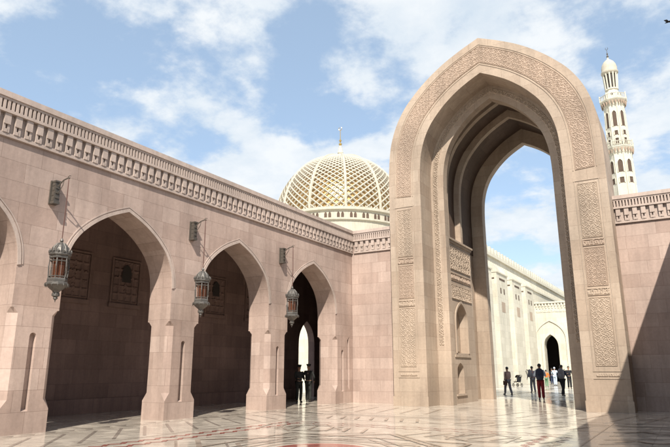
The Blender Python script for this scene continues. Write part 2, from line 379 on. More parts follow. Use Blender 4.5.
for y in range(38, 84, 6): oi.bar((-18, y), (10, y), .35, .003)
for x in (-16, -10.5, -3.5): oi.bar((x, 35), (x, 90), .25, .006)
put(oi.build('outer_paving_bands', M['in_tan']), kind='structure')

# ------------------------------------------------------------------ courtyard arcades
def cornice(mb, fr, u0, u1):
    mb.box(u0, u1, .003, .075, ZC, ZC+.10, fr); mb.box(u0, u1, .003, .02, ZC+.10, 8.30, fr)
    n = int((u1-u0)/.31); st = (u1-u0)/n
    for k in range(n):
        c = u0+(k+.5)*st
        mb.box(c-.088, c+.088, .02, .12, 7.99, 8.298, fr); mb.box(c-.088, c-.028, .02, .092, 7.762, 7.988, fr); mb.box(c+.028, c+.088, .02, .092, 7.762, 7.988, fr)
        mb.box(c-.027, c+.027, .02, .10, 7.762, 7.86, fr)
    mb.box(u0, u1, .003, .155, 8.30, 8.38, fr); mb.box(u0, u1, .003, .05, 8.38, 8.65, fr); mb.box(u0, u1, .003, .150, 8.65, 8.71, fr); mb.box(u0, u1, .003, .185, 8.713, H, fr)
    n = int((u1-u0)/.12); st = (u1-u0)/n
    for k in range(n):
        c = u0+(k+.5)*st; mb.box(c-.034, c+.034, .05, .145, 8.38, 8.65, fr)
PW = .685; BAY = 5.519
def pier_mesh(fr, c, th=1.05):
    mb = MB(); e = .0015
    rings = [(0, e), (.60, e), (.86, .19), (3.06, .19), (3.20, .06), (3.205, e)]
    def ring(z, ch):
        w = PW; b = -th
        return [fr(c-w+ch, 0, z), fr(c-.25, 0, z), fr(c+.25, 0, z), fr(c+w-ch, 0, z), fr(c+w, -ch, z), fr(c+w, b+ch, z), fr(c+w-ch, b, z), fr(c-w+ch, b, z), fr(c-w, b+ch, z), fr(c-w, -ch, z)]
    R = [ring(*q) for q in rings]
    for i in range(len(R)-1):
        for j in range(10):
            if j == 1: continue
            k = (j+1) % 10; mb.poly(R[i][j], R[i][k], R[i+1][k], R[i+1][j])
    z0, z1, w, dp = .62, 2.48, .095, -.13                 # the tall round-headed slot
    A = [(w*math.cos(math.pi*k/8), z1+w*math.sin(math.pi*k/8)) for k in range(9)]
    mb.poly(fr(c-.25, 0, 0), fr(c+.25, 0, 0), fr(c+.25, 0, z0-.06), fr(c-.25, 0, z0-.06))
    mb.poly(fr(c-.25, 0, z0-.06), fr(c-w, 0, z0-.06), fr(c-w, 0, z1), fr(c-.25, 0, z1)); mb.poly(fr(c+w, 0, z0-.06), fr(c+.25, 0, z0-.06), fr(c+.25, 0, z1), fr(c+w, 0, z1))
    mb.poly(fr(c-.25, 0, 2.8), fr(c+.25, 0, 2.8), fr(c+.25, 0, 3.205), fr(c-.25, 0, 3.205))
    for a, b in zip(A, A[1:]):
        mb.poly(fr(c+a[0], 0, a[1]), fr(c+b[0], 0, b[1]), fr(c+b[0], 0, 2.8), fr(c+a[0], 0, 2.8)); mb.poly(fr(c+a[0], 0, a[1]), fr(c+b[0], 0, b[1]), fr(c+b[0], dp, b[1]), fr(c+a[0], dp, a[1]))
        mb.poly(fr(c+a[0], dp, a[1]), fr(c+b[0], dp, b[1]), fr(c+b[0], dp, z0), fr(c+a[0], dp, z0))
    for s in (-1, 1):
        mb.poly(fr(c+s*w, 0, z0-.06), fr(c+s*w, 0, z1), fr(c+s*w, dp, z1), fr(c+s*w, dp, z0))
        mb.poly(fr(c+s*.25, 0, z1), fr(c+s*w, 0, z1), fr(c+s*w, 0, 2.8), fr(c+s*.25, 0, 2.8))
    mb.poly(fr(c-w, 0, z0-.06), fr(c+w, 0, z0-.06), fr(c+w, dp, z0), fr(c-w, dp, z0))
    return mb
def arcade(sgn, X, label, door):
    fr = lambda u, d, z: (X+sgn*d, u, z)
    root = empty('arcade', (0, 0, 0), 0, label, 'arcade')
    cs = [9.55+BAY*k for k in range(-3, 4)]; ar = [c+BAY/2 for c in cs[:-1]]
    yb = cs[0]-PW; TH = -1.05
    w = MB(); arch_wall(w, fr, yb, GY, 3.206, 8.70, [(c, BAY/2-PW, 3.206, 3.7, 6.55) for c in ar], 0, TH, bottom=True)
    w.box(cs[-1]+PW-.001, GY, TH, -.0, 0, 3.2, fr)
    w.build('wall', M['pink'], root)
    for c in cs: pier_mesh(fr, c).build('pier', M['pink'], root)
    cb = MB(); cornice(cb, fr, yb, GY-.003); cb.build('cornice', M['pinkp'], root)
    for c in ar:
        b = MB(); h = BAY/2-PW; arch_band(b, fr, c, h+.004, 3.7, 6.555, h+.10, 3.7, 6.665, .001, .028, 4.3, False); arch_band(b, fr, c, h+.135, 3.7, 6.70, h+.165, 3.7, 6.735, .001, .016, 4.3, False)
        b.build('arch_moulding', M['pinkp'], root)
    # gallery behind: back wall, ceiling, transverse arches
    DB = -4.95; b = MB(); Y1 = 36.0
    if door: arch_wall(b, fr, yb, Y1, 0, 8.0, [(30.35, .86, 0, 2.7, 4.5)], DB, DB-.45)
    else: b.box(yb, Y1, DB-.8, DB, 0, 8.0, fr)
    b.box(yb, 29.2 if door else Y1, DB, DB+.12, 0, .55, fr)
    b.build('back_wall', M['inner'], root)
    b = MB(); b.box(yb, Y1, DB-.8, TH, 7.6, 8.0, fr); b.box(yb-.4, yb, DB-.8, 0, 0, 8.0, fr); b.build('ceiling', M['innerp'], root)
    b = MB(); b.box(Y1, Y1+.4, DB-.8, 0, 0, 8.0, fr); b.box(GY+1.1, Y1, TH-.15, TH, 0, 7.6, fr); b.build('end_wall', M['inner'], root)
    if sgn > 0:
        for i, c in enumerate(ar[2:]):
            for q, off in enumerate((0.15, 2.6)):
                u0, z0, U, V = c-2.2+off*1.25, 4.3, 1.35, 1.75
                m_ = MB(); m_.box(u0-.12, u0+U+.12, DB, DB+.10, z0-.22, z0-.05, fr); m_.box(u0-.07, u0, DB, DB+.06, z0-.05, z0+V+.07, fr); m_.box(u0+U, u0+U+.07, DB, DB+.06, z0-.05, z0+V+.07, fr)
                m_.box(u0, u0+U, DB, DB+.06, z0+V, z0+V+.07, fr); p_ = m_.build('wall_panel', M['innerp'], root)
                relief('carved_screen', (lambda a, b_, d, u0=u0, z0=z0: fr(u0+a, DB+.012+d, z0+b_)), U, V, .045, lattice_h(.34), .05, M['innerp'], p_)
                n_ = MB(); cc = u0+U*.5
                if q == 0:
                    A = arch(cc, .23, z0+1.15, z0+1.6); n_.poly(*[fr(p[0], DB+.07, p[1]) for p in [(cc-.23, z0+.85)]+A+[(cc+.23, z0+.85)]]); n_.build('niche', M['dark'], p_)
    return root
arcade(1, LX, 'long pink sandstone arcade of pointed arches with a carved cornice along the left side', True)
arcade(-1, RX, 'matching sandstone arcade on the right side, just out of frame, shading the right wall', False)

# ------------------------------------------------------------------ walls either side of the gateway
gf = lambda u, d, z: (u, GY-d, z)
for (a, b, ca, label) in ((LX, XC-4.9, LX+.167, 'plain sandstone wall with corbelled cornice between the arcade and the gateway'),
                      (XC+4.9, RX, XC+4.96, 'plain sandstone wall right of the gateway crossed by a diagonal shadow')):
    root = empty('courtyard_wall', ((a+b)/2, GY, 0), 0, label, 'wall')
    w = MB(); w.box(a+.002-(a+b)/2, b-(a+b)/2, 0, 1.1, 0, 8.70); w.build('wall', M['pink'], root)
    c = MB(); fr = lambda u, d, z: (u-(a+b)/2, -d, z); cornice(c, fr, ca, b if b < 0 else b-.167); c.build('cornice', M['pinkp'], root)
    # keep the stone courses continuous across the corner

# ------------------------------------------------------------------ the gateway
GP = 1.6; FY = GY-GP
gate = empty('gateway', (0, 0, 0), 0, 'tall pointed sandstone gateway with carved bands around its deep arch', 'gateway')
ff = lambda u, d, z: (u, FY-d, z)
OH, OS, OA = 4.96, 9.9, 17.35; IH, IS, IA = 3.3, 9.8, 15.48
def tunnel(mb, hi, si, ai, ho, so_, ao, y0, y1, zb=0):
    I = [(XC-hi, zb)]+arch(XC, hi, si, ai)+[(XC+hi, zb)]; O = [(XC-ho, zb)]+arch(XC, ho, so_, ao)+[(XC+ho, zb)]
    for i in range(len(I)-1):
        a, b, p, q = I[i], I[i+1], O[i], O[i+1]
        for y in (y0, y1): mb.poly((a[0], y, a[1]), (b[0], y, b[1]), (q[0], y, q[1]), (p[0], y, p[1]))
        mb.poly((a[0], y0, a[1]), (b[0], y0, b[1]), (b[0], y1, b[1]), (a[0], y1, a[1])); mb.poly((p[0], y0, p[1]), (q[0], y0, q[1]), (q[0], y1, q[1]), (p[0], y1, p[1]))
t = MB(); tunnel(t, IH, IS, IA, OH, OS, OA, FY, 27.0); t.build('front_arch', M['cream'], gate)
t = MB(); tunnel(t, 2.63, 9.8, 14.75, OH-.003, OS, OA-.003, 27.001, 27.5); t.build('inner_arch', M['cream'], gate)
t = MB(); tunnel(t, 3.40, 9.8, 15.6, OH-.003, OS, OA-.003, 27.501, 28.5); tunnel(t, 3.40, 9.8, 15.6, 4.3, OS, 16.5, 28.501, 33.7); t.build('vault', M['cream'], gate)
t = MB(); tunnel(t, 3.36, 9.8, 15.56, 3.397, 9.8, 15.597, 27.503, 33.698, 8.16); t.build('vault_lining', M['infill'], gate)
t = MB(); tunnel(t, 2.68, 9.8, 14.7, 4.303, OS, 16.503, 33.701, 34.25); t.build('rear_arch', M['cream'], gate)
for y in (28.5, 30.6):
    t = MB(); tunnel(t, 3.05, 9.8, 15.15, 3.397, 9.8, 15.597, y, y+.32, 8.16); t.build('rib', M['cream'], gate)
for s in (-1, 1):                                          # plinth course at the feet of the gate
    t = MB(); a, b = sorted((XC+s*(IH-.03), XC+s*(OH+.03))); t.box(a, b, FY-.035, FY-.002, 0, .42); t.build('plinth', M['cream'], gate)
# carved bands on the piers
segs = [(1.72, 4.42, .21), (4.86, 6.46, .19), (6.86, 9.22, .23)]
BW = .80
for s in (-1, 1):
    x0 = XC-4.58 if s < 0 else XC+4.58-BW
    for i, (z0, z1, p) in enumerate(segs):
        relief('carved_panel', (lambda u, v, d, x0=x0, z0=z0: (x0+u, FY-.003-d, z0+v)), BW, z1-z0, .02, arabesque(p, i*3.1+s, .05), .026, M['creamp'] if i != 1 else M['rose'], gate)
    for z0, hh in ((1.30, .16), (4.48, .30), (6.52, .28)):
        relief('inscription_band', (lambda u, v, d, x0=x0, z0=z0: (x0-.02+u, FY-.003-d, z0+v)), BW+.04, hh, .022, script(z0), .035, M['rose'] if z0 > 5 else M['creamp'], gate)
    f_ = MB()
    for z in (1.52, 1.24, 9.34): f_.box(x0-.12, x0+BW+.12, FY-.022, FY-.001, z, z+.03)
    for xx in (x0-.10, x0+BW+.07): f_.box(xx, xx+.03, FY-.022, FY-.001, 1.552, 9.338)
    f_.build('panel_frame', M['creamp'], gate)
def curve_between(t_in, t_out, zlo=None):
    I = arch(XC, IH, IS, IA); O = arch(XC, OH, OS, OA)
    return I, O
I, O = curve_between(0, 1)
Ia, Oa = np.array(I), np.array(O)
def arcsurf(fi, fo, A, B, y):
    """maps (u across the band, v along the arch) between fractions fi..fo of curves A -> B"""
    P = A+(B-A)*fi; Q = A+(B-A)*fo; mid = (P+Q)/2; seg = np.hypot(*(mid[1:]-mid[:-1]).T); cum = np.concatenate(([0], np.cumsum(seg))); wid = float(np.mean(np.hypot(*(Q-P).T)))
    def f(u, v, d):
        i = min(len(seg)-1, max(0, int(np.searchsorted(cum, v)-1))); t = (v-cum[i])/seg[i]
        p = P[i]*(1-t)+P[i+1]*t; q = Q[i]*(1-t)+Q[i+1]*t; w = u/wid; r = p*(1-w)+q*w
        return (r[0], y-d, r[1])
    return f, wid, float(cum[-1])
n2_ = len(ARCH)//2
for s in (0, 1):
    A, B = (Ia[:n2_+1], Oa[:n2_+1]) if s == 0 else (Ia[n2_:], Oa[n2_:])
    f, wd, ln = arcsurf(.285, .765, A, B, FY-.003)
    relief('carved_arch_band', f, wd, ln, .02, arabesque(.22, s*7.7, .05), .026, M['rose'], gate)
fb = MB()
for fi, fo in ((.235, .252), (.80, .817)):
    P = Ia+(Oa-Ia)*fi; Q = Ia+(Oa-Ia)*fo
    for i in range(len(P)-1):
        a, b, p, q = P[i], P[i+1], Q[i], Q[i+1]
        fb.poly((a[0], FY-.022, a[1]), (b[0], FY-.022, b[1]), (q[0], FY-.022, q[1]), (p[0], FY-.022, p[1]))
        fb.poly((a[0], FY-.001, a[1]), (b[0], FY-.001, b[1]), (b[0], FY-.022, b[1]), (a[0], FY-.022, a[1])); fb.poly((p[0], FY-.001, p[1]), (q[0], FY-.001, q[1]), (q[0], FY-.022, q[1]), (p[0], FY-.022, p[1]))
fb.build('arch_fillet', M['creamp'], gate)
# narrow vine band on the recessed inner arch
IN = np.array([(XC-2.63, 2.7)]+arch(XC, 2.63, 9.8, 14.75)+[(XC+2.63, 2.7)]); OU = np.array([(XC-3.28, 2.7)]+arch(XC, 3.28, 9.8, 15.45)+[(XC+3.28, 2.7)])
h2 = len(IN)//2
for s in (0, 1):
    A, B = (IN[:h2+1], OU[:h2+1]) if s == 0 else (IN[h2:], OU[h2:])
    f, wd, ln = arcsurf(.42, .88, A, B, 26.997)
    relief('vine_band', f, wd, ln, .025, arabesque(.17, s*2.2+1, .03), .04, M['creamp'], gate)
# side blocks of the passage with niches and carved panels
for s in (-1, 1):
    xs = XC+s*2.87; y0, y1 = 27.75, 31.5
    fr = lambda u, d, z: (xs-s*d, u, z)
    b = MB()
    arch_wall(b, fr, y0, y1, 0.0, 2.2, [(28.95, .48, .45, 1.45, 1.93)], 0, -.30, back=False, top=False)
    arch_wall(b, fr, y0, y1, 2.2, 7.95, [(29.45, .88, 2.4, 3.75, 4.92)], 0, -.42, back=False, top=False)
    xo = XC+s*3.397; a_, b_ = sorted((xs+s*.43, xo)); b.box(a_, b_, y0, y1, 0, 7.95)
    b.box(y0, y1, -.31, -.302, 0, 2.2, fr)
    sb = b.build('niche_block', M['cream'], gate)
    c = MB(); c.box(y0-.05, y1+.05, -.52, .06, 7.952, 8.06, fr); c.box(y0-.1, y1+.1, -.52, .13, 8.062, 8.155, fr); c.build('shelf', M['creamp'], sb)
    S1 = lambda u, v, d: fr(y0+.25+u, .003+d, 6.55+v)
    relief('carved_panel', S1, y1-y0-.5, 1.2, .035, arabesque(.4, 5), .05, M['creamp'], sb)
    relief('inscription_band', lambda u, v, d: fr(y0+.25+u, .003+d, 6.0+v), y1-y0-.5, .38, .025, script(2.), .04, M['rose'], sb)
    relief('carved_panel', lambda u, v, d: fr(y0+.25+u, .003+d, 5.05+v), y1-y0-.5, .75, .035, arabesque(.25, 9), .05, M['creamp'], sb)
    c = MB(); arch_band(c, fr, 29.45, .88, 3.75, 4.92, 1.0, 3.75, 5.03, .001, .04, 2.4, False); c.build('niche_frame', M['creamp'], sb)
    c = MB(); c.box(28.2, 29.7, .001, .06, .36, .44, fr); c.build('sill', M['creamp'], sb); c = MB(); c.box(28.2, 30.6, .001, .05, 2.2, 2.32, fr); c.build('sill', M['creamp'], sb)
    c = MB(); c.box(29.2, 30.0, -.41, -.36, 2.5, 3.3, fr); c.build('niche_stand', M['creamp'], sb)

# ------------------------------------------------------------------ lantern brackets and lanterns
def bracket():
    root = empty('wall_bracket', (0, 0, 0))
    b = MB(); b.box(.002, .05, -.16, .16, -.50, .22); b.box(.05, .20, -.11, .11, -.42, .16); b.box(.05, .23, -.135, .135, .16, .21); b.box(.05, .22, -.13, .13, -.50, -.42)
    for z in (-.30, -.15, .0): b.box(.2, .222, -.085, .085, z-.035, z+.035)
    for s in (-1, 1):
        for z in (-.36, -.2, -.04, .1): b.box(.07, .18, s*.11-.012, s*.11+.012, z-.05, z+.05)
    b.build('plate', M['bronze'], root)
    a = MB(); a.tube([(.2, 0, .02), (.30, 0, .12), (.45, 0, .20), (.62, 0, .225), (.70, 0, .21)], .022, 8); a.tube([(.2, 0, -.2), (.32, 0, -.08), (.42, 0, .04), (.45, 0, .19)], .014, 6)
    a.tube([(.60, 0, .225), (.66, 0, .29), (.74, 0, .27)], .013, 6); a.build('arm', M['bronze'], root)
    return root
def lantern():
    root = empty('hanging_lantern', (0, 0, 0))              # origin at the hook, on top of the rod
    r = MB(); r.tube([(0, 0, 0), (0, 0, -1.83)], .011, 6); r.tube([(.012, 0, 0), (.035, 0, -.9), (.012, 0, -1.83)], .006, 5); r.build('rod', M['rod'], root)
    z = -1.78
    c = MB(); c.lathe([(.012, z+.05), (.03, z+.02), (.05, z-.03), (.03, z-.06), (.09, z-.10), (.15, z-.16), (.20, z-.24), (.225, z-.32), (.23, z-.36), (.285, z-.38), (.285, z-.43), (.25, z-.46)], 12)
    for k in range(12):
        t = math.pi*2*k/12; c.tube([(.10*math.cos(t), .10*math.sin(t), z-.1), (.2*math.cos(t), .2*math.sin(t), z-.22), (.24*math.cos(t), .24*math.sin(t), z-.36)], .014, 4)
    for k in range(12):
        t = math.pi*2*(k+.5)/12; x, y = .275*math.cos(t), .275*math.sin(t); c.lathe([(.022, z-.38), (.03, z-.33), (.004, z-.27)], 6, (x, y))
    c.build('cap', M['silver'], root)
    g_ = MB(); g_.lathe([(.175, z-.46), (.165, z-1.13)], 6, a0=.2); g_.build('glass', M['amber'], root)
    p = MB(); p.lathe([(.27, z-.46), (.27, z-.52)], 6, a0=.2); p.lathe([(.25, z-1.06), (.265, z-1.10), (.265, z-1.16)], 6, a0=.2)
    for k in range(6):
        t = .2+math.pi*2*k/6; x, y = math.cos(t), math.sin(t); p.tube([(.24*x, .24*y, z-.5), (.255*x, .255*y, z-.75), (.235*x, .235*y, z-1.1)], .020, 6)
        t2 = t+math.pi/6; x, y = math.cos(t2)*.866, math.sin(t2)*.866; p.tube([(.24*x, .24*y, z-.5), (.235*x, .235*y, z-1.1)], .008, 4)
        for zz_ in (-.6, -1.02):
            t3 = .2+math.pi*2*(k+1)/6; p.tube([(.24*math.cos(t), .24*math.sin(t), z+zz_), (.24*math.cos(t3), .24*math.sin(t3), z+zz_)], .016, 4)
    p.build('cage', M['silver'], root)
    d = MB(); d.lathe([(.26, z-1.165), (.30, z-1.20), (.30, z-1.24), (.24, z-1.28), (.17, z-1.35), (.10, z-1.40), (.08, z-1.44), (.10, z-1.47), (.10, z-1.53), (.05, z-1.56), (.06, z-1.60), (.02, z-1.64), (.005, z-1.70)], 12)
    for k in range(12):
        t = math.pi*2*k/12; d.lathe([(.004, z-1.30), (.026, z-1.25), (.02, z-1.21)], 6, (.285*math.cos(t), .285*math.sin(t)))
    d.build('base', M['silver'], root)
    return root
B0, L0 = bracket(), lantern()
spots = [(9.55, 'left of the nearest full arch, with amber glass catching the light'), (9.55+BAY, 'on the pier between the first two full arches'), (9.55+2*BAY, 'beside the third arch where two guards stand'), (4.031, 'on the nearest pier, cut by the left frame edge')]
for i, (y, w) in enumerate(spots[:3]):
    b = B0 if i == 0 else copy_tree(B0); b.location = (LX, y+.08, 6.62); put(b, 'dark carved metal lantern bracket fixed '+['on the leftmost pier', 'on the second pier, in the middle of the arcade', 'on the third pier, nearest the gateway'][i], 'bracket', 'lantern brackets on the arcade')
    b.scale = (1, .72, .95)
    l = L0 if i == 0 else copy_tree(L0); l.location = (LX+.66, y+.08, 6.83); put(l, 'ornate silver lantern hanging '+w, 'lantern', 'lanterns hanging along the arcade')

# ------------------------------------------------------------------ mosque dome
DC = Vector((-75.2, 129.8, 0)); R = 17.0; RV = 18.6; ZB = 38.7
dome = empty('mosque_dome', DC, 0, 'gold dome under a white diamond lattice with a thin finial, seen above the arcade', 'dome')
def dprof(s):                                             # s: 0 base .. 1 top, gently pointed hemisphere
    a = s*math.pi/2; return R*math.cos(a)*(1+.015*math.sin(2*a)), ZB+RV*math.sin(a)*(1+.02*s**4)
d = MB(); d.lathe([(dprof(k/40)[0]*.90, ZB+(dprof(k/40)[1]-ZB)*.93) for k in range(40)]+[(.05, ZB+RV*.96)], 96); d.build('gold_shell', M['gold'], dome, True)
NH = 54; lat = MB()
# integrate the helix so each diamond keeps its proportions: dz/dtheta follows the local radius
th = 0.; path = []; s = 0.
while s < .91:
    path.append((th, s)); r = dprof(s)[0]; ds = .004; th += ds*R*math.pi/2/(r*.76)
    s += ds
path = path[::5]
for k in range(NH):
    for sg in (-1, 1):
        t0 = 2*math.pi*k/NH
        lat.tube([(dprof(s)[0]*math.cos(t0+sg*a), dprof(s)[0]*math.sin(t0+sg*a), dprof(s)[1]) for a, s in path], [.20*(.25+.75*min(1, dprof(s)[0]/R*1.3)) for a, s in path], 4, False)
lat.build('lattice', M['white'], dome)
az = math.atan2(-DC.y, -DC.x)+rad(4.2)
for k in range(12):
    t0 = az+2*math.pi*k/12; rb = MB(); rb.tube([((dprof(j/30)[0]+.12)*math.cos(t0), (dprof(j/30)[0]+.12)*math.sin(t0), dprof(j/30)[1]) for j in range(29)], .36, 6); rb.build('rib', M['white'], dome)
DZ = ZB-41.7
d = MB(); d.lathe([(r, z+DZ) for r, z in [(17.6, 28), (17.6, 38.4), (18.1, 38.7), (18.1, 39.1), (17.4, 39.3), (17.4, 40.9), (18.0, 41.2), (18.0, 41.7), (17.0, 41.72)]], 72); d.build('drum', M['white'], dome)
drum = bpy.data.objects['drum']
for k in range(36):
    for o_ in (-.028, .028):
        a0 = 2*math.pi*k/36+o_; c_, s_ = math.cos(a0), math.sin(a0)
        P = [(17.44*c_-s_*q*.34, 17.44*s_+c_*q*.34, z+DZ) for q, z in ((-1, 39.35), (-1, 40.1), (-.7, 40.45), (0, 40.7), (.7, 40.45), (1, 40.1), (1, 39.35))]
        if o_ < 0 or True:
            wn = MB(); wn.poly(*P)
            if c_*-DC.x+s_*-DC.y > 0: wn.build('drum_window', M['infill'], drum)
    a0 = 2*math.pi*k/36; c_, s_ = math.cos(a0), math.sin(a0)
    wn2 = MB(); wn2.poly(*[(17.63*c_-s_*q*.5, 17.63*s_+c_*q*.5, z+DZ) for q, z in ((-1, 34.5), (-1, 36.6), (0, 37.5), (1, 36.6), (1, 34.5))])
d = MB(); d.lathe([(17.3, 41.72+DZ), (17.65, 41.72+DZ), (17.6, 41.95+DZ), (17.3, 41.95+DZ)], 72, caps=False)
for k in range(72): 
    a0 = 2*math.pi*k/72; d.lathe([(.12, 41.7+DZ), (.22, 42.0+DZ), (.02, 42.5+DZ)], 5, (17.5*math.cos(a0), 17.5*math.sin(a0)))
d.build('cresting', M['white'], dome)
zt = ZB+RV*1.01
d = MB(); d.lathe([(3.4, zt-1.0), (2.4, zt-.45), (1.1, zt), (.75, zt+.5), (.62, zt+1.0), (.8, zt+1.4), (.6, zt+2.2), (.42, zt+3.0), (.46, zt+3.2), (.2, zt+3.5)], 16); d.build('finial_base', M['palep'], dome)
d = MB(); d.lathe([(.1, zt+3.4), (.42, zt+3.8), (.42, zt+4.1), (.12, zt+4.4), (.12, zt+4.6), (.34, zt+4.9), (.34, zt+5.1), (.1, zt+5.4), (.08, zt+8.0)], 12)
d.tube([(.45*math.sin(q), 0, zt+8.5-.5*math.cos(q)) for q in np.linspace(-2.6, 2.6, 15)], .08, 6); d.build('finial', M['brass'], dome)

# ------------------------------------------------------------------ minaret
MC = Vector((-5.75, 99.8, 0))
mina = empty('minaret', MC, 0, 'slender white carved minaret with two balconies behind the gateway', 'minaret')
def octa(mb, prof, a0=math.pi/8, n=8): mb.lathe(prof, n, a0=a0)
def shaft(name, z0, z1, r0, r1, n, tall):
    b = MB(); octa(b, [(r0, z0), (r1, z1)]); o = b.build(name, M['pale'], mina)
    rb = MB()
    for k in range(8):
        t = math.pi/8+k*math.pi/4; rb.tube([(r0*math.cos(t), r0*math.sin(t), z0), (r1*math.cos(t), r1*math.sin(t), z1)], .10, 6)
    rb.build('corner_rib', M['palep'], o)
    for k in range(8):
        t = k*math.pi/4
        def P(u, z, d=0):
            r = (r0+(r1-r0)*(z-z0)/(z1-z0))*math.cos(math.pi/8)+d
            return (r*math.cos(t)-u*math.sin(t), r*math.sin(t)+u*math.cos(t), z)
        for (zb, zs, za, hw) in tall:
            A = [(-hw, zb)]+arch(0, hw, zs, za)+[(hw, zb)]
            win = MB(); win.poly(*[P(u, z, .025) for u, z in A]); win.build('window', M['infill'], o)
            fm = MB(); arch_band(fm, lambda u, d, z: P(u, z, d), 0, hw, zs, za, hw+.13, zs, za+.16, 0, .12, zb, False); fm.build('window_frame', M['palep'], o)
    return o
def balcony(z, r, rs):
    b = MB(); octa(b, [(rs, z-1.1), (rs+.15, z-.9), (rs+.2, z-.55), (r-.1, z-.15), (r, z), (r, z+.12), (rs, z+.13)])
    o = b.build('balcony', M['palep'], mina)
    c = MB()
    for k in range(24):
        t = math.pi*2*k/24; q = (r+rs)/2*.98; c.lathe([(.05, z-.95), (.14, z-.6), (.17, z-.25)], 5, (q*math.cos(t), q*math.sin(t)))
    c.build('corbel', M['rose'], o)  # darker tone on the corbels stands in for openings and shadows
    p = MB()
    for k in range(8):
        t0, t1 = math.pi/8+k*math.pi/4, math.pi/8+(k+1)*math.pi/4
        a = Vector((r*.97*math.cos(t0), r*.97*math.sin(t0), 0)); b_ = Vector((r*.97*math.cos(t1), r*.97*math.sin(t1), 0))
        p.tube([a+Vector((0, 0, z+.9)), b_+Vector((0, 0, z+.9))], .07, 4); p.tube([a+Vector((0, 0, z+.1)), a+Vector((0, 0, z+1.15))], .10, 5)
        for j in range(1, 6):
            q = a.lerp(b_, j/6); p.tube([q+Vector((0, 0, z+.12)), q+Vector((0, 0, z+.9))], .045, 4)
    p.build('parapet', M['palep'], o)
b = MB(); b.box(-2.3, 2.3, -2.3, 2.3, 0, 16); octa(b, [(2.4, 16), (2.1, 17.5)]); b.build('base', M['pale'], mina)
shaft('lower_shaft', 17.5, 35.0, 2.05, 1.78, 8, [(31.8, 33.1, 33.9, .37), (30.0, 30.9, 30.92, .32), (25, 27, 27.8, .33)])
balcony(36.0, 2.25, 1.75)
shaft('middle_shaft', 36.1, 43.4, 1.72, 1.55, 8, [(39.6, 41.6, 42.3, .30), (38.1, 38.8, 38.82, .24), (36.6, 37.5, 37.52, .24)])
balcony(44.3, 2.15, 1.5)
b = MB(); octa(b, [(1.5, 43.4), (1.45, 44.5), (1.3, 45.4), (1.0, 46.0), (.9, 46.4), (.98, 46.6)]); nk = b.build('neck', M['palep'], mina)
for k in range(8):
    t = k*math.pi/4; b = MB(); b.lathe([(.16, 45.2), (.16, 45.6)], 6, (1.2*math.cos(t), 1.2*math.sin(t))); b.build('port', M['dark'], nk)
b = MB(); b.lathe([(.78, 46.5), (.95, 49.4)], 16); ln = b.build('lantern_core', M['dark'], mina)
b = MB()
for k in range(12):
    t = math.pi*2*k/12; b.tube([(.90*math.cos(t), .90*math.sin(t), 46.4), (1.08*math.cos(t), 1.08*math.sin(t), 49.4)], .13, 6)
b.lathe([(.85, 46.2), (1.05, 46.45), (.9, 46.7)], 16); b.build('lantern_columns', M['palep'], mina)
b = MB(); b.lathe([(1.05, 49.2), (1.32, 49.5), (1.32, 49.8), (1.2, 50.0), (1.22, 50.5), (1.08, 51.1), (.8, 51.6), (.4, 52.0), (.15, 52.2), (.12, 52.5)], 20); b.build('cupola', M['white'], mina, True)
b = MB(); b.lathe([(.08, 52.4), (.2, 52.7), (.06, 53.0), (.14, 53.2), (.04, 53.4), (.03, 54.0)], 10); b.tube([(.2*math.sin(q), 0, 54.2-.22*math.cos(q)) for q in np.linspace(-2.5, 2.5, 11)], .035, 5); b.build('finial', M['bronze'], mina)

# ------------------------------------------------------------------ the pale prayer hall beyond the gate
HX = -18.0; HZ = 13.9; HY0 = 56.0; HY1 = 118.0
hall = empty('prayer_hall', (HX, HY0, 0), 0, 'long pale limestone hall with stepped parapet and projecting bays seen through the gateway', 'building')
hf_ = lambda u, d, z: (d, u-HY0, z)                        # local: facade plane x = 0, d outward (+x)
b = MB(); b.box(-90, 0, 0, HY1-HY0, 0, HZ); b.build('wall', M['pale'], hall)
b = MB()
for k in range(int((HY1-HY0)/1.3)):
    y = k*1.3+.3; b.box(-.4, .10, y, y+.9, HZ+.35, HZ+.75); b.box(-.4, .10, y+.22, y+.68, HZ+.752, HZ+1.15)
for k in range(60):
    x = -k*1.3-.7; b.box(x-.9, x, -.1, .4, HZ+.35, HZ+.75); b.box(x-.68, x-.22, -.1, .4, HZ+.752, HZ+1.15)
b.box(-90, .25, -.25, HY1-HY0, HZ+.002, HZ+.35); b.build('parapet', M['palep'], hall)
b = MB(); b.box(.002, .18, 0, HY1-HY0, HZ-1.5, HZ-1.25)
for k in range(int((HY1-HY0)/.7)): b.box(.002, .14, k*.7, k*.7+.35, HZ-1.25, HZ-.6)
b.build('string_course', M['palep'], hall)
for yb in (55.7, 62.2, 68.7, 75.2):                        # projecting buttress bays
    y = yb-HY0; B = MB(); y = max(y, .01); B.box(.002, 1.2, y, y+4.3, 0, 11.9); B.hexa([(.002, y, 11.9), (1.2, y, 11.9), (1.2, y+4.3, 11.9), (.002, y+4.3, 11.9), (.002, y, 13.2), (.75, y, 12.8), (.75, y+4.3, 12.8), (.002, y+4.3, 13.2)])
    B.box(.002, 1.3, y-.05, y+4.35, 11.75, 11.9)
    o = B.build('buttress', M['pale'], hall)
    for n_, bx in (('louvre', (1.202, 1.23, y+1.0, y+3.2, 11.05, 11.25)), ('louvre', (.3, .95, y-.02, y-.002, 11.05, 11.2)), ('vent', (1.202, 1.22, y+1.2, y+1.6, 9.6, 10.2)), ('vent', (1.202, 1.22, y+2.5, y+2.9, 9.6, 10.2)), ('grille', (1.202, 1.215, y+1.4, y+2.8, 7.6, 8.7))):
        W_ = MB(); W_.box(*bx); W_.build(n_, M['infill'] if n_ != 'grille' else M['creamp'], o)
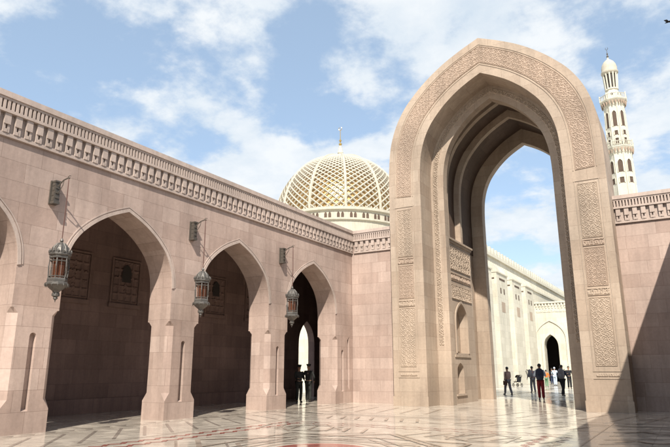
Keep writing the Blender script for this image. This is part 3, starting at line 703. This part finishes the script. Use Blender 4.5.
for c in (61.2, 67.75, 74.25, 81.3):
    c -= HY0; p = MB(); p.box(.004, .25, c-1.0, c+1.0, 4.4, 4.55); p.box(.004, .14, c-1.0, c+1.0, 3.9, 4.05); p.box(.004, .1, c-.8, c+.8, 5.6, 8.6); o = p.build('ledge', M['palep'], hall)
    for q in (-.6, 0, .6):
        for hw, zb, zs, za in ((.17, 1.9, 2.7, 3.05), (.14, 9.2, 9.9, 10.2)):
            p = MB(); A = [(c+q-hw, zb)]+arch(c+q, hw, zs, za)+[(c+q+hw, zb)]; p.poly(*[(.03, u, z) for u, z in A]); p.build('window', M['rose'], o)
b = MB(); b.box(.002, .35, 0, HY1-HY0, 0, .9); b.build('plinth', M['palep'], hall)
# portal block closing the view, at right angles to the hall
PY = 84.0
port = empty('hall_portal', (-15.0, PY, 0), 0, 'pale stone portal block with a tall dark horseshoe doorway at the far end', 'portal')
pf = lambda u, d, z: (u+15.0, -d, z)
pc = -15.95
b = MB(); arch_wall(b, pf, -17.999, -11.0, 0, 10.4, [(pc, .92, 0, 4.2, 6.2)], 0, -1.6, back=False); b.build('wall', M['pale'], port)
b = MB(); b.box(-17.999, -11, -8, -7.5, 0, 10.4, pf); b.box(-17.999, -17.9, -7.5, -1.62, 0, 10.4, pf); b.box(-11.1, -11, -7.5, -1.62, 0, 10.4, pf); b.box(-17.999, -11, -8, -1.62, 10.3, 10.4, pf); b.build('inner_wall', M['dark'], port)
b = MB(); arch_band(b, pf, pc, .95, 4.2, 6.22, 1.25, 4.2, 6.55, .001, .10, 0, False); arch_band(b, pf, pc, 1.95, 4.8, 8.0, 2.15, 4.8, 8.25, .001, .12, 0, False); b.build('arch_moulding', M['palep'], port)
b = MB(); b.box(-17.99, -10.9, -5, .2, 10.402, 10.6, pf)
for k in range(17): x = -17.95+k*.41; b.box(x, x+.2, .01, .14, 10.0, 10.4, pf); b.box(x+.03, x+.17, .01, .08, 9.7, 10.0, pf)
b.build('cornice', M['palep'], port)
relief('muqarnas_band', lambda u, v, d: (-17.6+15+u, -.003-d, 9.1+v), 6.2, .45, .05, script(1.), .06, M['palep'], port)
# low pale wall running on to the right, behind the gateway pier
w = empty('outer_wall', (0, 84.8, 0), 0, 'low pale wall running right from the far portal', 'wall')
b = MB(); b.box(-11, 60, 0, 1, 0, 7.5); b.build('wall', M['pale'], w)
b = MB()
for k in range(54): b.box(-10.8+k*1.3, -9.9+k*1.3, .2, .6, 7.5, 8.1)
b.build('parapet', M['palep'], w)

# ------------------------------------------------------------------ people
SKIN = plain('skin', (.30, .17, .11), .55); 
def cloth(n, c): return plain(n, c, .85, 0, .25, 14, .3, .15)
CL = dict(navy=cloth('navy_cloth', (.03, .035, .06)), black=cloth('black_cloth', (.02, .02, .022)), maroon=cloth('maroon_cloth', (.17, .02, .025)), grey=cloth('grey_cloth', (.16, .15, .16)),
          pinkish=cloth('dusty_pink_cloth', (.33, .22, .18)), orange=cloth('orange_cloth', (.75, .16, .03)), white=cloth('pale_blue_cloth', (.5, .58, .68)), uniform=cloth('dark_uniform', (.03, .03, .028)),
          mauve=cloth('mauve_cloth', (.20, .16, .20)), jean=cloth('dark_jeans', (.04, .05, .09)), green=cloth('green_cloth', (.12, .22, .13)), brownbag=cloth('brown_leather', (.09, .05, .035)), olive=cloth('olive_uniform', (.05, .05, .035)))
HAIR = plain('dark_hair', (.015, .012, .01), .5); SHOE = plain('black_shoe', (.015, .015, .015), .4)
def skinned(name, V, E, Rr, mat, parent, sub=1, root=0):
    me = bpy.data.meshes.new(name+'_src'); me.from_pydata([tuple(v) for v in V], E, []); o = bpy.data.objects.new(name+'_src', me); COL.objects.link(o)
    md = o.modifiers.new('s', 'SKIN'); md.use_smooth_shade = True
    for i, r in enumerate(Rr): me.skin_vertices[0].data[i].radius = (r, r) if isinstance(r, (int, float)) else r; me.skin_vertices[0].data[i].use_root = (i == root)
    s = o.modifiers.new('b', 'SUBSURF'); s.levels = sub; s.render_levels = sub
    dg = bpy.context.evaluated_depsgraph_get(); dg.update(); nm = bpy.data.meshes.new_from_object(o.evaluated_get(dg)); bpy.data.objects.remove(o)
    nm.name = name; nm.materials.clear(); nm.materials.append(mat)
    n = bpy.data.objects.new(name, nm); COL.objects.link(n); n.parent = parent; return n
def person(loc, rz, h, label, top, legs, legL=.1, legR=-.1, armL=(.1, .1), armR=(-.1, .1), elbow=.25, cap=False, dress=False, lean=0., hair=True, group=None, elbR=None):
    """a standing or walking figure facing local +y; leg/arm angles swing forward/back in radians"""
    root = empty('person', loc, rz, label, 'person', group); k = h/1.75
    V = lambda x, y, z: Vector((x*k, y*k+z*k*lean*.12, z*k))
    pel = V(0, 0, .95); chest = V(0, .0, 1.30); neck = V(0, .0, 1.47); headb = V(0, .01, 1.55); head = V(0, .025, 1.66)
    def leg(sd, a):
        hip = V(.09*sd, 0, .90); kn = hip+k*.43*Vector((0, math.sin(a+.12), -math.cos(a+.12))); an = kn+k*.42*Vector((0, math.sin(a-.18), -math.cos(a-.18))); toe = an+k*Vector((.02*sd, .15, -.05)); return hip, kn, an, toe
    legs_ = {s: leg(s, a) for s, a in ((-1, legL), (1, legR))}
    low = min(l[2].z for l in legs_.values()); dz = .075*k-low
    def arm(sd, a, el):
        sh = V(.19*sd, 0, 1.42); e = sh+k*.29*Vector((.12*sd+a[1]*sd, math.sin(a[0]), -math.cos(a[0]))).normalized(); w = e+k*.25*Vector((.02*sd-.3*sd*max(0, el-.4), math.sin(a[0]+el), -math.cos(a[0]+el))).normalized(); return sh, e, w
    arms = {-1: arm(-1, armL, elbow), 1: arm(1, armR, elbR if elbR is not None else elbow)}
    up = Vector((0, 0, dz))
    vs = [pel, chest, neck, headb, head, V(0, .03, 1.72)]; rs = [.13, (.15, .11), .055, .06, .088, .06]; es = [(0, 1), (1, 2), (2, 3), (3, 4), (4, 5)]
    def add(p, r, par): vs.append(p); rs.append(r); es.append((par, len(vs)-1)); return len(vs)-1
    add(V(0, .125, 1.645), .016, 4); add(V(-.085, .01, 1.65), .014, 4); add(V(.085, .01, 1.65), .014, 4)      # nose, ears
    for s in (-1, 1):
        hip, kn, an, toe = legs_[s]; i = add(hip, .088, 0); i = add(kn, .055, i); i = add(an, .038, i); add(toe, .034, i)
        sh, e, w = arms[s]; i = add(sh, .055, 1); i = add(e, .04, i); i = add(w, .027, i)
        d = (w-e).normalized(); side = Vector((s, 0, 0)); pm = add(w+d*.07*k, .026, i)
        for q, ln in ((-1.5, .06), (-.5, .075), (.5, .08), (1.5, .065)):
            b_ = add(w+d*(.11)*k+Vector((0, q*.017*k, 0)), .0095, pm); add(w+d*(.11+ln)*k+Vector((-s*.012*k, q*.019*k, 0)), .0075, b_)
        b_ = add(w+d*.05*k+Vector((-s*.005, .035*k, 0)), .010, pm); add(w+d*.09*k+Vector((-s*.012*k, .055*k, 0)), .008, b_)
    sc = lambda r: tuple(q*k for q in r) if isinstance(r, tuple) else r*k
    skinned('body', [v+up for v in vs], es, [sc(r) for r in rs], SKIN, root)
    # shirt or robe
    tv = [V(0, 0, .90 if not dress else .98)+up, V(0, 0, 1.12)+up, chest+up, V(0, 0, 1.43)+up]; tr = [(.18, .135), (.172, .125), (.205, .14), .09]; te = [(0, 1), (1, 2), (2, 3)]
    for s in (-1, 1):
        sh, e, w = arms[s]; n = len(tv); tv += [sh+up, e+up, w+up]; tr += [.064, .052, .042]; te += [(2, n), (n, n+1), (n+1, n+2)]
    skinned('shirt' if not dress else 'robe', tv, te, [sc(r) for r in tr], CL[top], root)
    lv = [V(0, 0, .93)+up]; lr = [(.15, .11)]; le = []
    for s in (-1, 1):
        hip, kn, an, toe = legs_[s]; n = len(lv); lv += [hip+up, kn+up, an+up+Vector((0, 0, -.02))]; lr += [.115, .088, .074]; le += [(0, n), (n, n+1), (n+1, n+2)]
    skinned('trousers', lv, le, [sc(r) for r in lr], CL[legs], root)
    if dress:
        q = MB(); q.lathe([(.17*k, 1.0*k+dz), (.21*k, .7*k+dz), (.27*k, .16*k)], 14); q.build('skirt', CL[top], root, True)
    for s in (-1, 1):
        an, toe = legs_[s][2]+up, legs_[s][3]+up; skinned('shoe', [an+Vector((0, -.05*k, -.035*k)), (an+toe)/2+Vector((0, 0, -.02*k)), toe+Vector((0, .02*k, 0))], [(0, 1), (1, 2)], [.042*k, .045*k, .035*k], SHOE, root)
    hc = head+up
    if cap:
        q = MB(); q.lathe([(.095*k, hc.z+.03*k), (.098*k, hc.z+.06*k), (.125*k, hc.z+.10*k), (.12*k, hc.z+.125*k), (.02*k, hc.z+.14*k)], 16, (hc.x, hc.y-.01*k))
        q.hexa([Vector(p)*k+Vector((hc.x, hc.y, hc.z)) for p in ((-.07, .07, .02), (.07, .07, .02), (.05, .15, .01), (-.05, .15, .01), (-.07, .07, .035), (.07, .07, .035), (.05, .15, .02), (-.05, .15, .02))]); q.build('cap', CL['uniform'], root)
    if hair:
        q = MB(); rows = []
        for i in range(7):
            ph = math.pi*.62*i/6; rr = [];
            for j in range(14):
                t_ = 2*math.pi*j/14; fr_ = .5+.5*math.sin(t_); lim = ph*(1-.35*fr_)
                rr.append((hc.x+.098*k*math.sin(lim)*math.cos(t_), hc.y-.012*k+.108*k*math.sin(lim)*math.sin(t_), hc.z+.01*k+.115*k*math.cos(lim)))
            rows.append(rr)
        q.grid(rows, True); q.build('hair', HAIR if hair is True else CL[hair], root, True)
    return root
def backpack(loc, rz, mat, label, sc=1.):
    r = empty('backpack', loc, rz, label, 'backpack'); b = MB()
    b.lathe([(.10, 0), (.15, .05), (.165, .2), (.15, .38), (.08, .46), (.02, .47)], 12); o = b.build('bag', mat, r, True); o.scale = (1*sc, .65*sc, 1*sc)
    b = MB(); b.lathe([(.06, .04), (.1, .08), (.1, .2), (.05, .25)], 10, (0, -.12)); o = b.build('pocket', mat, r, True)
    b = MB()
    for s in (-1, 1): b.tube([(s*.09, .08, .42), (s*.11, .17, .5), (s*.13, .22, .4), (s*.12, .14, .12), (s*.10, .08, .05)], .016, 5)
    b.build('strap', CL['black'], r); r.scale = (sc,)*3
    return r
Cc = Vector((0, 0, 1.6))
def gp(px, dist):                                          # ground point in the direction of picture column px (at the horizon) and distance
    d = F+(px-335)/FPX*r_-(369.5-223.5)/FPX*u_; hh = math.hypot(d.x, d.y); return (d.x/hh*dist, d.y/hh*dist)
def P(px, dist, z=0.0): x, y = gp(px, dist); return (x, y, z)
person(P(299.2, 31.2), -2.2, 1.80, 'dark uniformed guard with cap standing on the left under the third arch', 'uniform', 'uniform', .03, -.03, (.3, .0), (.3, .0), 1.2, cap=True, hair=False)
person(P(308.6, 31.4), .4, 1.84, 'dark uniformed guard with cap standing on the right under the third arch', 'uniform', 'uniform', .12, -.16, (.15, .25), (-.1, .25), .9, cap=True, hair=False)
person(P(507, 41.5), .85, 1.78, 'walker in dusty pink top and dark trousers, alone on the left of the passage', 'pinkish', 'grey', .34, -.28, (-.15, .0), (.3, .12), .25)
b = MB(); b.box(-.13, .13, -.06, .06, 0, .26); sb = empty('shoulder_bag', P(504.3, 41.2, .62), .3, 'dark shoulder bag on the left hip of the lone walker', 'bag'); b.build('bag', CL['brownbag'], sb)
b = MB(); b.tube([(-.1, 0, .24), (.1, 0, .8), (.28, 0, .86)], .014, 5); b.build('strap', CL['brownbag'], sb)
person(P(539.4, 35.2), .25, 1.88, 'person in maroon trousers with feet apart, back to the camera', 'white', 'maroon', .14, -.16, (.35, .2), (.3, .2), 1.5)
backpack(P(539.2, 34.95, 1.05), .25, CL['navy'], 'navy backpack on the person in maroon trousers', 1.15)
person(P(531.8, 46), .6, 1.80, 'person in mauve top half hidden behind the one in maroon trousers', 'mauve', 'grey', .1, -.1, (.2, .2), (.2, .2), .6)
backpack(P(529.4, 45.8, 1.05), 1.6, CL['grey'], 'grey backpack on the person in the mauve top', 1.1)
person(P(545.6, 60), .2, 1.55, 'small figure in a bright orange top before the far portal', 'orange', 'green', .1, -.1, (.2, .3), (.2, .3), .6)
person(P(554.3, 66), .0, 1.80, 'figure in pale blue and white clothes in front of the dark doorway', 'white', 'white', .05, -.05, (.2, .3), (.2, .3), .8, hair='white')
person(P(551.5, 72), .3, 1.72, 'dark clad figure at the edge of the far doorway', 'black', 'jean', .05, -.05)
person(P(561.2, 40.5), -.45, 1.86, 'walker in dark jacket and black trousers carrying a grey backpack', 'navy', 'black', .22, -.25, (.1, .3), (.1, .3), .9)
backpack(P(560.6, 40.25, 1.05), -.45, CL['grey'], 'grey backpack on the walker in black trousers', 1.15)
person(P(568.3, 56), -2.8, 1.84, 'person in black suit standing rightmost beside the gateway pier', 'black', 'black', .05, -.05, (.3, .1), (.3, .1), 1.4)
# stroller
st = empty('stroller', P(516.5, 62), .8, 'small dark stroller parked on the pale paving beyond the gateway', 'stroller')
for s in (-1, 1):
    for y, r in ((-.35, .14), (.35, .14)):
        b = MB(); b.tube([(s*.25+.02*math.sin(0), y+r*math.cos(q), r+r*math.sin(q)) for q in np.linspace(0, 2*math.pi, 17)], .025, 5, False)
        for q in range(4): b.tube([(s*.25, y, r), (s*.25, y+r*math.cos(q*1.57), r+r*math.sin(q*1.57))], .008, 4)
        b.build('wheel', CL['black'], st)
b = MB()
for s in (-1, 1): b.tube([(s*.25, .35, .14), (s*.24, -.15, .65), (s*.24, -.5, 1.02)], .018, 6); b.tube([(s*.25, -.35, .14), (s*.24, .05, .62)], .018, 6)
b.tube([(-.24, -.5, 1.02), (.24, -.5, 1.02)], .022, 6); b.tube([(-.25, .35, .14), (.25, .35, .14)], .014, 5); b.tube([(-.25, -.35, .14), (.25, -.35, .14)], .014, 5); b.build('frame', M['bronze'], st)
b = MB(); b.hexa([(-.22, -.2, .42), (.22, -.2, .42), (.22, .3, .38), (-.22, .3, .38), (-.22, -.25, .5), (.22, -.25, .5), (.22, .32, .46), (-.22, .32, .46)]); b.hexa([(-.22, -.28, .45), (.22, -.28, .45), (.22, -.2, .45), (-.22, -.2, .45), (-.22, -.42, .95), (.22, -.42, .95), (.22, -.36, .95), (-.22, -.36, .95)]); b.build('seat', CL['black'], st)
b = MB(); rows = [[(x, -.38+.42*math.sin(a)*1., .75+.35*math.cos(a)*1.) for x in (-.23, -.12, 0, .12, .23)] for a in np.linspace(-.3, 1.3, 7)]; b.grid(rows); o = b.build('canopy', CL['black'], st, True); sm = o.modifiers.new('t', 'SOLIDIFY'); sm.thickness = .02

# bird in flight at the upper right
d_ = F+(668.2-335)/FPX*r_-(22-223.5)/FPX*u_
bird = empty('bird', Cc+d_*38, .9, 'small dark bird in flight at the upper right edge of the sky', 'bird')
skinned('body', [(0, -.16, 0), (0, 0, 0), (0, .12, .02), (0, .19, .045), (0, .25, .04)], [(0, 1), (1, 2), (2, 3), (3, 4)], [.025, .055, .045, .033, .008], CL['black'], bird, root=1)
for s in (-1, 1):
    b = MB(); b.hexa([(0, -.07, 0), (s*.22, -.1, .06), (s*.22, .08, .06), (0, .09, 0), (0, -.07, .015), (s*.22, -.1, .07), (s*.22, .08, .07), (0, .09, .015)])
    b.hexa([(s*.22, -.1, .06), (s*.46, -.12, -.04), (s*.48, -.06, -.04), (s*.22, .08, .06), (s*.22, -.1, .07), (s*.46, -.12, -.033), (s*.48, -.06, -.033), (s*.22, .08, .07)]); b.build('wing', CL['black'], bird)
b = MB(); b.hexa([(-.03, -.12, 0), (.03, -.12, 0), (.07, -.34, 0), (-.07, -.34, 0), (-.03, -.12, .012), (.03, -.12, .012), (.07, -.34, .008), (-.07, -.34, .008)]); b.build('tail', CL['black'], bird)
